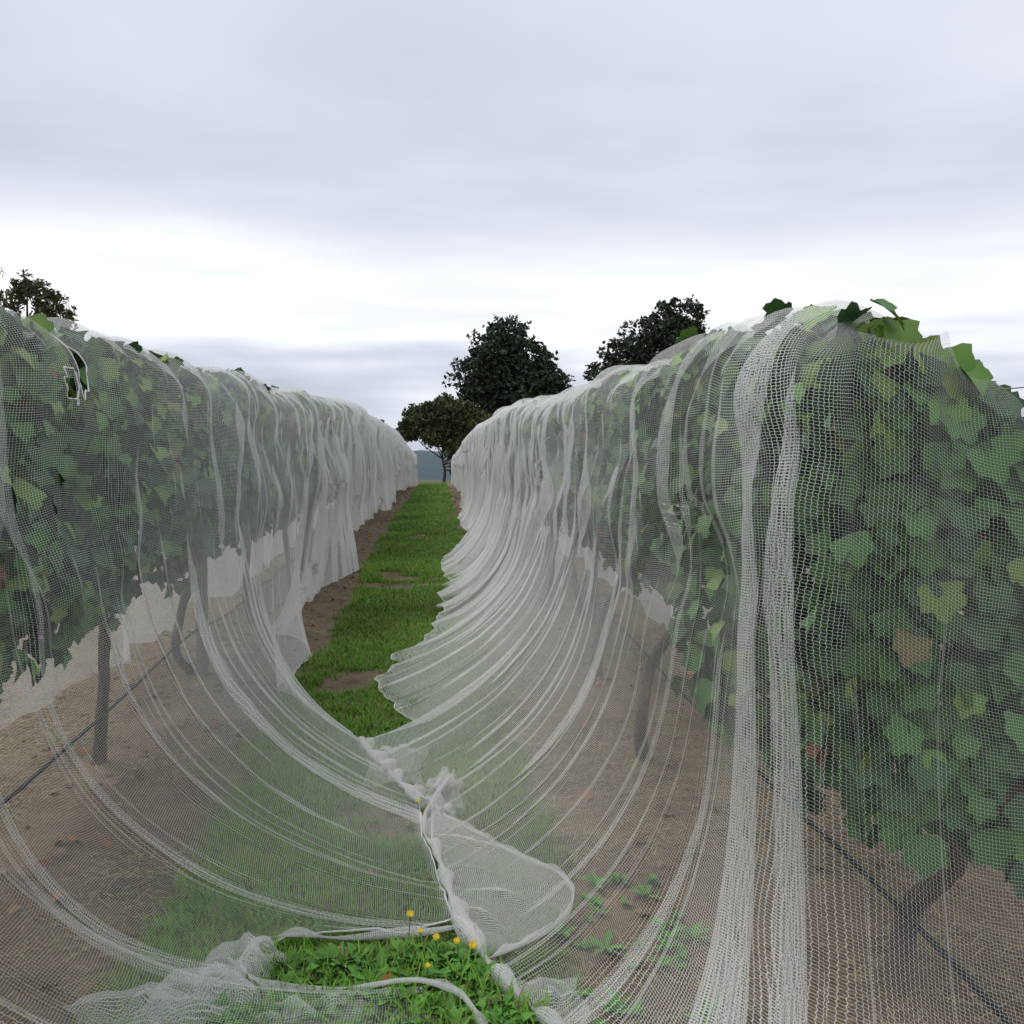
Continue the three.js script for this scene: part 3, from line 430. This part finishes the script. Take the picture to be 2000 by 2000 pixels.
// crumpled heaps of net
function heap(x, d, rx, rd, h, seed, dens, parent) {
  part('net_heap', netGeo(46, 46, (u, v) => { const a = (u * 2 - 1), b = (v * 2 - 1), rr = Math.min(1, Math.hypot(a, b)), k = Math.pow(Math.max(0, 1 - rr * rr), 0.7), f = 1.1 * (1 - Math.abs(noise(a * 1.9 + seed + b, b * 1.5 - a, seed))) + 0.35 * noise(a * 3.5 + seed, b * 3.5, seed + 1) - 0.35; const px = x + a * rx * (1 + 0.2 * noise(b * 2, seed)), pd = d + b * rd * (1 + 0.2 * noise(a * 2, seed + 2)); return V(px, gy(px, pd) + 0.035 + h * k * (0.45 + 1.0 * f) + 0.008 * noise(a * 5, b * 2, seed), -pd); }, dens, rx * 3, rd * 3), netMat, parent);
}
heap(-0.60, 2.83, 0.14, 0.12, 0.10, 4, 0.66, leftNet.root); heap(-0.68, 2.70, 0.16, 0.10, 0.09, 9, 0.66, leftNet.root); heap(-0.86, 2.66, 0.2, 0.07, 0.06, 15, 0.62, leftNet.root); heap(-0.36, 2.58, 0.22, 0.08, 0.06, 22, 0.62, leftNet.root);
heap(-0.22, 4.65, 0.14, 0.26, 0.07, 31, 0.64, leftNet.root); heap(0.02, 4.25, 0.09, 0.16, 0.10, 36, 0.66, rightNet.root); heap(0.0, 3.95, 0.07, 0.12, 0.09, 41, 0.66, rightNet.root); heap(0.32, 2.62, 0.1, 0.1, 0.04, 47, 0.64, rightNet.root);

// ------------------------------------------------------------ grass, weeds, straw
function bladeTuft(seed, n, h, w, spread) {
  const r = rng(seed), G = new Geo();
  for (let k = 0; k < n; k++) {
    const a = r() * 6.283, x = (r() - 0.5) * spread, z = (r() - 0.5) * spread, hh = h * (0.5 + 0.7 * r()), lean = 0.25 + 0.7 * r(), ca = Math.cos(a), sa = Math.sin(a), ww = w * (0.7 + 0.6 * r());
    const q = 0.75 + 0.5 * r(), c = r() < 0.08 ? [0.22, 0.19, 0.08] : [0.17 * q, 0.35 * q, 0.032 * q];
    const P = t => [x + ca * lean * hh * t * t, hh * (t - 0.25 * lean * t * t), z + sa * lean * hh * t * t];
    const b = [0, 0.45, 0.8].map((t, i) => { const q2 = P(t), e = ww * (1 - t * 0.6); return [G.v(q2[0] - sa * e, q2[1], q2[2] + ca * e, c), G.v(q2[0] + sa * e, q2[1], q2[2] - ca * e, c)]; }), tip = P(1), t4 = G.v(tip[0], tip[1], tip[2], c);
    for (let i = 0; i < 2; i++) { G.tri(b[i][0], b[i][1], b[i + 1][0]); G.tri(b[i][1], b[i + 1][1], b[i + 1][0]); } G.tri(b[2][0], b[2][1], t4);
  }
  return G.build();
}
function scatter(name, geos, mat, label, cat, spots) {
  const root = new THREE.Group(); top(name, root); tag(root, label, cat, null, 'stuff');
  const per = geos.map(() => []); spots.forEach((s, i) => per[i % geos.length].push(s));
  geos.forEach((g, k) => { if (!per[k].length) return; const im = shade(new THREE.InstancedMesh(g, mat, per[k].length)); im.name = name + '_tufts'; im.userData.kind = 'stuff'; const M = new THREE.Matrix4(), Q = new THREE.Quaternion(), E = new THREE.Euler(); per[k].forEach(([x, y, d, yaw, s, tx = 0, c], i) => { M.compose(V(x, y, -d), Q.setFromEuler(E.set(tx, yaw, 0)), V(s, s, s)); im.setMatrixAt(i, M); if (c) im.setColorAt(i, c); }); root.add(im); });
  return root;
}
{
  const r = rng(5), spots = [];
  const fill = (d0, d1, dens, sc) => { const n = Math.round((d1 - d0) * 1.9 * dens); for (let k = 0; k < n; k++) { const x = -1.15 + 1.9 * r(), d = d0 + (d1 - d0) * r(), g = grassEdge(x, d), bare = bareAt(x, d); if (r() > g * bare) continue; const t = 0.85 + 0.3 * noise(x * 1.4, d * 1.1, 3); spots.push([x, gy(x, d) - 0.004, d, r() * 6.3, sc * (0.6 + 0.8 * r()), 0, col(t * (1.0 + 0.15 * noise(x * 3, d * 3, 8)), t, t * 0.95)]); } };
  fill(2.2, 9, 2600, 0.75); fill(9, 18, 1700, 0.95); fill(18, 34, 900, 1.2); fill(34, 54, 500, 1.6);
  scatter('grass_strip', [1, 2, 3, 4].map(k => bladeTuft(k, 9, 0.062, 0.0024, 0.05)), grassMat, 'short green grass strip between the two netted vine rows', 'grass', spots);
}
// broad-leaved weeds in the gap between the nets
function weedRosette(seed, n, len, wid, upright) {
  const r = rng(seed), G = new Geo();
  for (let k = 0; k < n; k++) {
    const a = k / n * 6.283 + r(), l = len * (0.6 + 0.6 * r()), w = wid * (0.7 + 0.6 * r()), up = upright * (0.4 + 0.9 * r()), ca = Math.cos(a), sa = Math.sin(a), q = 0.75 + 0.5 * r(), c = [0.085 * q, 0.23 * q, 0.03 * q]; let prev = null;
    for (let i = 0; i <= 5; i++) { const t = i / 5, e = w * Math.sin(Math.PI * Math.min(0.97, 0.12 + 0.85 * t)) * (i % 2 ? 1.15 : 0.85), f = l * t * (1 - 0.15 * up), y = up * l * (t - 0.45 * t * t * (1 + r() * 0.3)) + 0.005, cur = [G.v(ca * f - sa * e, y + e * 0.25, sa * f + ca * e, c), G.v(ca * f, y, sa * f, c.map(z => z * 1.1)), G.v(ca * f + sa * e, y + e * 0.25, sa * f - ca * e, c)]; if (prev) for (let m = 0; m < 2; m++) { G.tri(prev[m], prev[m + 1], cur[m]); G.tri(prev[m + 1], cur[m + 1], cur[m]); } prev = cur; }
  }
  return G.build();
}
{
  const r = rng(15), spots = [], blades = [];
  for (let k = 0; k < 1500; k++) { const x = -0.62 + 0.95 * r(), d = 2.3 + 0.60 * r(); if (x > 0.02 + (3.0 - d) * 0.5 || (x < -0.5 + 0.1 * r() && d > 2.65)) continue; const q = 0.8 + 0.4 * r(); spots.push([x, gy(x, d) + 0.005 + 0.03 * r(), d, r() * 6.3, (0.45 + 0.8 * r()), (r() - 0.5) * 0.5, col(q, q, q)]); }
  for (let k = 0; k < 90; k++) { const x = 0.05 + 0.8 * r(), d = 2.3 + 1.1 * r(); spots.push([x, gy(x, d), d, r() * 6.3, 0.4 + 0.6 * r(), 0, col(1, 1, 1)]); }
  for (let k = 0; k < 130; k++) { const x = -0.9 + 1.2 * r(), d = 3.1 + 2.6 * r(); spots.push([x, gy(x, d), d, r() * 6.3, 0.35 + 0.5 * r(), 0, col(0.9, 0.95, 0.9)]); }
  scatter('weeds', [weedRosette(1, 9, 0.075, 0.011, 0.9), weedRosette(2, 7, 0.06, 0.016, 1.0), weedRosette(3, 11, 0.05, 0.009, 1.2), weedRosette(4, 6, 0.085, 0.014, 0.7)], grassMat, 'low leafy green weeds filling the gap between the nets', 'weeds', spots);
  for (let k = 0; k < 700; k++) { const x = -0.58 + 0.85 * r(), d = 2.35 + 0.56 * r(); if (x > 0.04 + (3.0 - d) * 0.5) continue; blades.push([x, gy(x, d), d, r() * 6.3, 1.0 + 0.9 * r(), 0, col(1, 1, 1)]); }
  scatter('weed_grass', [11, 12].map(k => bladeTuft(k, 7, 0.06, 0.0028, 0.05)), grassMat, 'longer grass blades growing among the weeds in front', 'grass', blades);
}
// yellow flowers, each a plant of its own
const yellow = new THREE.MeshStandardMaterial({ color: col(0.80, 0.58, 0.02), roughness: 0.7, side: THREE.DoubleSide }), stemMat = new THREE.MeshStandardMaterial({ color: col(0.08, 0.15, 0.03), roughness: 0.7 }), budMat = new THREE.MeshStandardMaterial({ color: col(0.10, 0.13, 0.03), roughness: 0.8 });
function petals(r, seed) { const G = new Geo(), q = rng(seed); for (let ring = 0; ring < 3; ring++) { const n = 16 - ring * 3; for (let k = 0; k < n; k++) { const a = k / n * 6.283 + ring * 0.3 + q() * 0.15, l = r * (1 - ring * 0.26) * (0.85 + 0.3 * q()), w = r * 0.13, up = 0.2 + ring * 0.45, c = Math.cos(a), s = Math.sin(a), A = G.v(0, ring * 0.001, 0, [1, 1, 1]), B = G.v(c * l * 0.7 - s * w, l * up * 0.5, s * l * 0.7 + c * w, [1, 1, 1]), D = G.v(c * l * 0.7 + s * w, l * up * 0.5, s * l * 0.7 - c * w, [1, 1, 1]), E = G.v(c * l, l * up * 0.62, s * l, [1, 1, 1]); G.tri(A, B, D); G.tri(B, E, D); } } return G.build(); }
function flower(x, d, h, r, lean, label) {
  const t = new THREE.Group(); top('yellow_flower', t); t.position.set(x, gy(x, d), -d); const p = smooth([V(0, 0, 0), V(lean * 0.2, h * 0.5, 0.01), V(lean, h, 0.015)], 8);
  part('stem', tube(p, p.map(() => 0.0016), 5), stemMat, t); const b = part('bud_cup', new THREE.LatheGeometry([[0.0005, -r * 0.5], [r * 0.28, -r * 0.35], [r * 0.34, 0], [r * 0.28, r * 0.04]].map(q => new THREE.Vector2(...q)), 10), budMat, t); b.position.set(lean, h, 0.015);
  const f = part('petals', petals(r, Math.round(x * 1000) + 999), yellow, t); f.position.set(lean, h + 0.001, 0.015); f.rotation.set(0.55, 0, -0.15 + lean * 2); return tag(t, label, 'flower', 'yellow flowers in the weeds');
}
flower(0.095, 2.86, 0.085, 0.017, 0.01, 'largest yellow flower, against the rolled net seam'); flower(0.065, 2.88, 0.09, 0.013, -0.01, 'small yellow flower just left of the largest one by the seam'); flower(-0.01, 2.88, 0.105, 0.013, 0.0, 'yellow flower in the weeds, two left of the seam'); flower(-0.10, 3.0, 0.12, 0.014, 0.005, 'tallest yellow flower, at the back edge of the weeds');
flower(-0.065, 2.94, 0.095, 0.010, 0.004, 'half-open yellow flower below the tallest one'); flower(-0.04, 2.70, 0.12, 0.009, 0.006, 'small closed yellow flower near the front net fold'); flower(-0.31, 2.92, 0.06, 0.009, -0.006, 'leftmost tiny yellow flower low in the weeds'); flower(-0.085, 4.02, 0.10, 0.010, -0.01, 'lone yellow flower behind the seam, beside the net wad');
// dry leaf in the weeds
{ const L = new Geo(), r = rng(3); addLeaf(L, V(0, 0, 0), V(0.3, 1, 0.5), 0.075, [0.55, 0.16, 0.04], r, 0.5); const m = new THREE.Mesh(L.build(), leafMat); m.position.set(-0.175, gy(-0.17, 2.72) + 0.075, -2.72); top('dry_leaf', m); tag(m, 'curled orange dry leaf lying among the green weeds', 'leaf'); }
// litter on bare soil
{
  const r = rng(25), straw = [], leaves = [], clods = [];
  const sg = (() => { const G = new Geo(), q = rng(6); for (let k = 0; k < 6; k++) { const a = q() * 6.28, l = 0.012 + 0.022 * q(), x = (q() - 0.5) * 0.09, z = (q() - 0.5) * 0.09, w = 0.0011, c = [0.31 + 0.12 * q(), 0.25 + 0.09 * q(), 0.15 + 0.05 * q()], ca = Math.cos(a), sa = Math.sin(a), y = 0.004 + 0.006 * q(), A = G.v(x - ca * l - sa * w, y, z - sa * l + ca * w, c), B = G.v(x - ca * l + sa * w, y, z - sa * l - ca * w, c), C = G.v(x + ca * l - sa * w, y + 0.006 * q(), z + sa * l + ca * w, c), D = G.v(x + ca * l + sa * w, y + 0.006 * q(), z + sa * l - ca * w, c); G.tri(A, B, C); G.tri(B, D, C); } return G.build(); })();
  const cg = (() => { const g = new THREE.IcosahedronGeometry(1, 1), p = g.attributes.position, c = []; for (let i = 0; i < p.count; i++) { const k = 1 + 0.35 * noise(p.getX(i) * 2, p.getY(i) * 2, p.getZ(i) * 2); p.setXYZ(i, p.getX(i) * k, p.getY(i) * k * 0.6, p.getZ(i) * k); c.push(0.21, 0.155, 0.105); } g.setAttribute('color', new THREE.Float32BufferAttribute(c, 3)); g.computeVertexNormals(); return g; })();
  const lg = [1, 2].map(k => { const L = new Geo(), q = rng(60 + k); addLeaf(L, V(0, 0.01, 0), V(0.1, 1, 0.1), 0.06, k === 1 ? [0.30, 0.13, 0.06] : [0.24, 0.15, 0.08], q, 0.5); return L.build(); });
  for (let k = 0; k < 12000; k++) { const x = -3.4 + 6.8 * r(), d = 1.6 + 9 * r() * r() + 4 * r(); if (grassEdge(x, d) > 0.5 && r() > 0.06) continue; if (fbm(x * 1.2, d * 1.2, 71, 3) < -0.18) continue; const q = 0.75 + 0.5 * r(); straw.push([x, gy(x, d), d, r() * 6.3, 0.7 + 0.7 * r(), 0, col(q, q, q)]); }
  for (let k = 0; k < 9000; k++) { const x = -2.6 + 4.8 * r(), d = 2 + 46 * Math.pow(r(), 1.7); if (grassEdge(x, d) > 0.35) continue; const q = 0.75 + 0.5 * r(); clods.push([x, gy(x, d) - 0.002, d, r() * 6.3, 0.005 + 0.022 * Math.pow(r(), 3) * (1 + d / 14), 0, col(q, q, q)]); }
  for (let k = 0; k < 420; k++) { const x = -2.2 + 4.2 * r(), d = 2.5 + 16 * r(); const q = 0.6 + 0.8 * r(); leaves.push([x, gy(x, d) + 0.008, d, r() * 6.3, 0.5 + 0.7 * r(), (r() - 0.5) * 0.6, col(q, q, q)]); }
  const soilMat = new THREE.MeshStandardMaterial({ color: 0xffffff, vertexColors: true, roughness: 0.97, side: THREE.DoubleSide });
  scatter('straw_litter', [sg], soilMat, 'pale dry straw strewn on the soil under the vines', 'straw', straw); scatter('soil_clods', [cg], soilMat, 'crumbly brown clods on the tilled strips', 'soil', clods); scatter('leaf_litter', lg, soilMat, 'fallen brown vine leaves scattered in the alley', 'leaf litter', leaves);
}

// ------------------------------------------------------------ trees past the rows
function tree(x, d, h, o, label) {
  const r = rng(o.seed), t = new THREE.Group(); top(o.name || 'tree', t); t.position.set(x, ground(d) - 0.1, -d); const trunkH = o.trunk * h;
  const tp = smooth([V(0, 0, 0), V(0.1 * r(), trunkH * 0.5, 0), V(0.2 * (r() - 0.5), trunkH, 0), V(o.dx * 0.3, h * 0.8, 0)], 14), trunk = part('trunk', tube(tp, tp.map((_, i) => h * 0.022 * (1 - 0.8 * i / 14)), 8, 0.15, o.seed), barkMat, t);
  const G = new Geo(), limbs = [];
  o.lobes.forEach(([lx, ly, lz, lr, flat], li) => {
    const c = V(lx * h, ly * h, lz * h), R = lr * h, q = tp[Math.min(13, 4 + Math.floor(ly * 9))], lp = smooth([q, q.clone().lerp(c, 0.5).add(V(0, -R * 0.15, 0)), c], 6); limbs.push(tube(lp, lp.map((_, i) => h * 0.009 * (1 - 0.75 * i / 6)), 5, 0.1, li));
    const clumps = Math.round(o.dens * 130 * (lr / 0.15) ** 2);
    for (let k = 0; k < clumps; k++) {
      const u = r() * 2 - 1, a = r() * 6.283, m = Math.sqrt(1 - u * u), rad = R * (0.45 + 0.6 * Math.cbrt(r())) * (1 + 0.4 * noise(u * 3 + li * 5, Math.cos(a) * 2, Math.sin(a) * 2)), cc = V(c.x + m * Math.cos(a) * rad, c.y + u * rad * (flat || 0.85), c.z + m * Math.sin(a) * rad), cs = o.clump * (0.6 + 0.8 * r()), tone = 0.75 + 0.5 * r();
      for (let l = 0; l < o.leaves; l++) { const s = o.leaf * (0.6 + 0.8 * r()), p = V((r() - 0.5) * 2, (r() - 0.5) * 1.5, (r() - 0.5) * 2).multiplyScalar(cs).add(cc), n = V(r() - 0.5, r() - 0.3, r() - 0.5).normalize(), e = V(r() - 0.5, r() - 0.5, r() - 0.5).cross(n).normalize(), f = n.clone().cross(e), w = o.narrow || 0.55, col3 = o.color.map(z => z * tone * (0.85 + 0.3 * r())), A = G.v(p.x - e.x * s, p.y - e.y * s, p.z - e.z * s, col3), B = G.v(p.x + f.x * s * w, p.y + f.y * s * w, p.z + f.z * s * w, col3), C = G.v(p.x + e.x * s, p.y + e.y * s, p.z + e.z * s, col3), D = G.v(p.x - f.x * s * w, p.y - f.y * s * w, p.z - f.z * s * w, col3); G.tri(A, B, C); G.tri(A, C, D); }
    }
  });
  limbs.forEach(l => part('limb', l, barkMat, trunk)); const cr = part('crown', G.build(), treeLeafMat, t); cr.userData.kind = 'stuff';
  return tag(t, label, 'tree', 'trees behind the vineyard');
}
// round tree at the end of the alley
tree(0.45, 70, 6.4, { seed: 3, trunk: 0.3, dx: 0, dens: 2.0, leaves: 9, clump: 0.28, leaf: 0.17, color: [0.07, 0.085, 0.03], lobes: [[0.02, 0.84, 0, 0.19], [-0.22, 0.74, 0, 0.18], [0.19, 0.77, 0, 0.2], [-0.42, 0.62, 0, 0.12], [0.4, 0.66, 0.02, 0.19], [0.02, 0.68, -0.1, 0.22], [0.3, 0.5, 0, 0.2], [-0.12, 0.56, 0.1, 0.12], [0.46, 0.42, 0, 0.17], [0.3, 0.3, 0, 0.16], [0.16, 0.4, 0.1, 0.12], [0.5, 0.2, 0, 0.15], [0.2, 0.16, 0.2, 0.1]] }, 'rounded olive-green tree at the far end of the grass alley');
tree(5.9, 76, 13.5, { seed: 5, trunk: 0.3, dx: 0, dens: 1.5, leaves: 10, clump: 0.38, leaf: 0.20, color: [0.036, 0.056, 0.028], lobes: [[-0.02, 0.9, 0, 0.11], [-0.06, 0.78, 0, 0.17], [0.1, 0.76, 0, 0.15], [-0.16, 0.66, 0, 0.17], [0.16, 0.62, 0, 0.17], [0.0, 0.6, 0, 0.2], [0.27, 0.58, 0, 0.11], [-0.17, 0.5, 0, 0.15], [0.22, 0.46, 0, 0.16], [0.0, 0.42, 0, 0.18], [0.33, 0.48, 0, 0.09], [0.1, 0.3, 0, 0.15], [-0.1, 0.32, 0, 0.14]] }, 'tall dark green tree standing behind the right row end');
tree(18.2, 72, 14.2, { seed: 8, trunk: 0.4, dx: 0, dens: 1.3, leaves: 10, clump: 0.36, leaf: 0.20, color: [0.040, 0.058, 0.032], lobes: [[-0.02, 0.9, 0, 0.1], [0.1, 0.93, 0, 0.1], [-0.13, 0.82, 0, 0.11], [0.05, 0.8, 0, 0.14], [-0.25, 0.7, 0, 0.11], [-0.1, 0.68, 0, 0.14], [0.15, 0.74, 0, 0.14], [-0.38, 0.6, 0, 0.08], [-0.28, 0.56, 0, 0.12], [0, 0.55, 0, 0.18], [0.2, 0.55, 0, 0.16]] }, 'dark spreading tree rising over the middle of the right row');
tree(-25.3, 60, 12.9, { seed: 12, trunk: 0.55, dx: 0, dens: 2.0, leaves: 10, clump: 0.28, leaf: 0.18, narrow: 0.35, color: [0.10, 0.095, 0.045], lobes: [[0.0, 0.955, 0, 0.06], [0.06, 0.915, 0, 0.06], [-0.07, 0.89, 0, 0.055], [0.12, 0.87, 0, 0.06], [0.15, 0.80, 0, 0.055], [0.08, 0.82, 0, 0.055], [-0.1, 0.76, 0, 0.09], [0.05, 0.7, 0, 0.09]] }, 'sparse olive gum tree showing above the left row');
tree(-30.9, 60, 16.2, { seed: 14, trunk: 0.5, dx: 0, dens: 1.8, leaves: 10, clump: 0.3, leaf: 0.18, narrow: 0.35, color: [0.11, 0.11, 0.07], lobes: [[0.0, 0.93, 0, 0.08], [0.1, 0.88, 0, 0.07], [0.16, 0.80, 0, 0.06], [-0.1, 0.8, 0, 0.1], [0.05, 0.7, 0, 0.12]] }, 'gum tree whose edge shows at the left border of the photo');

renderer.render(scene, camera);
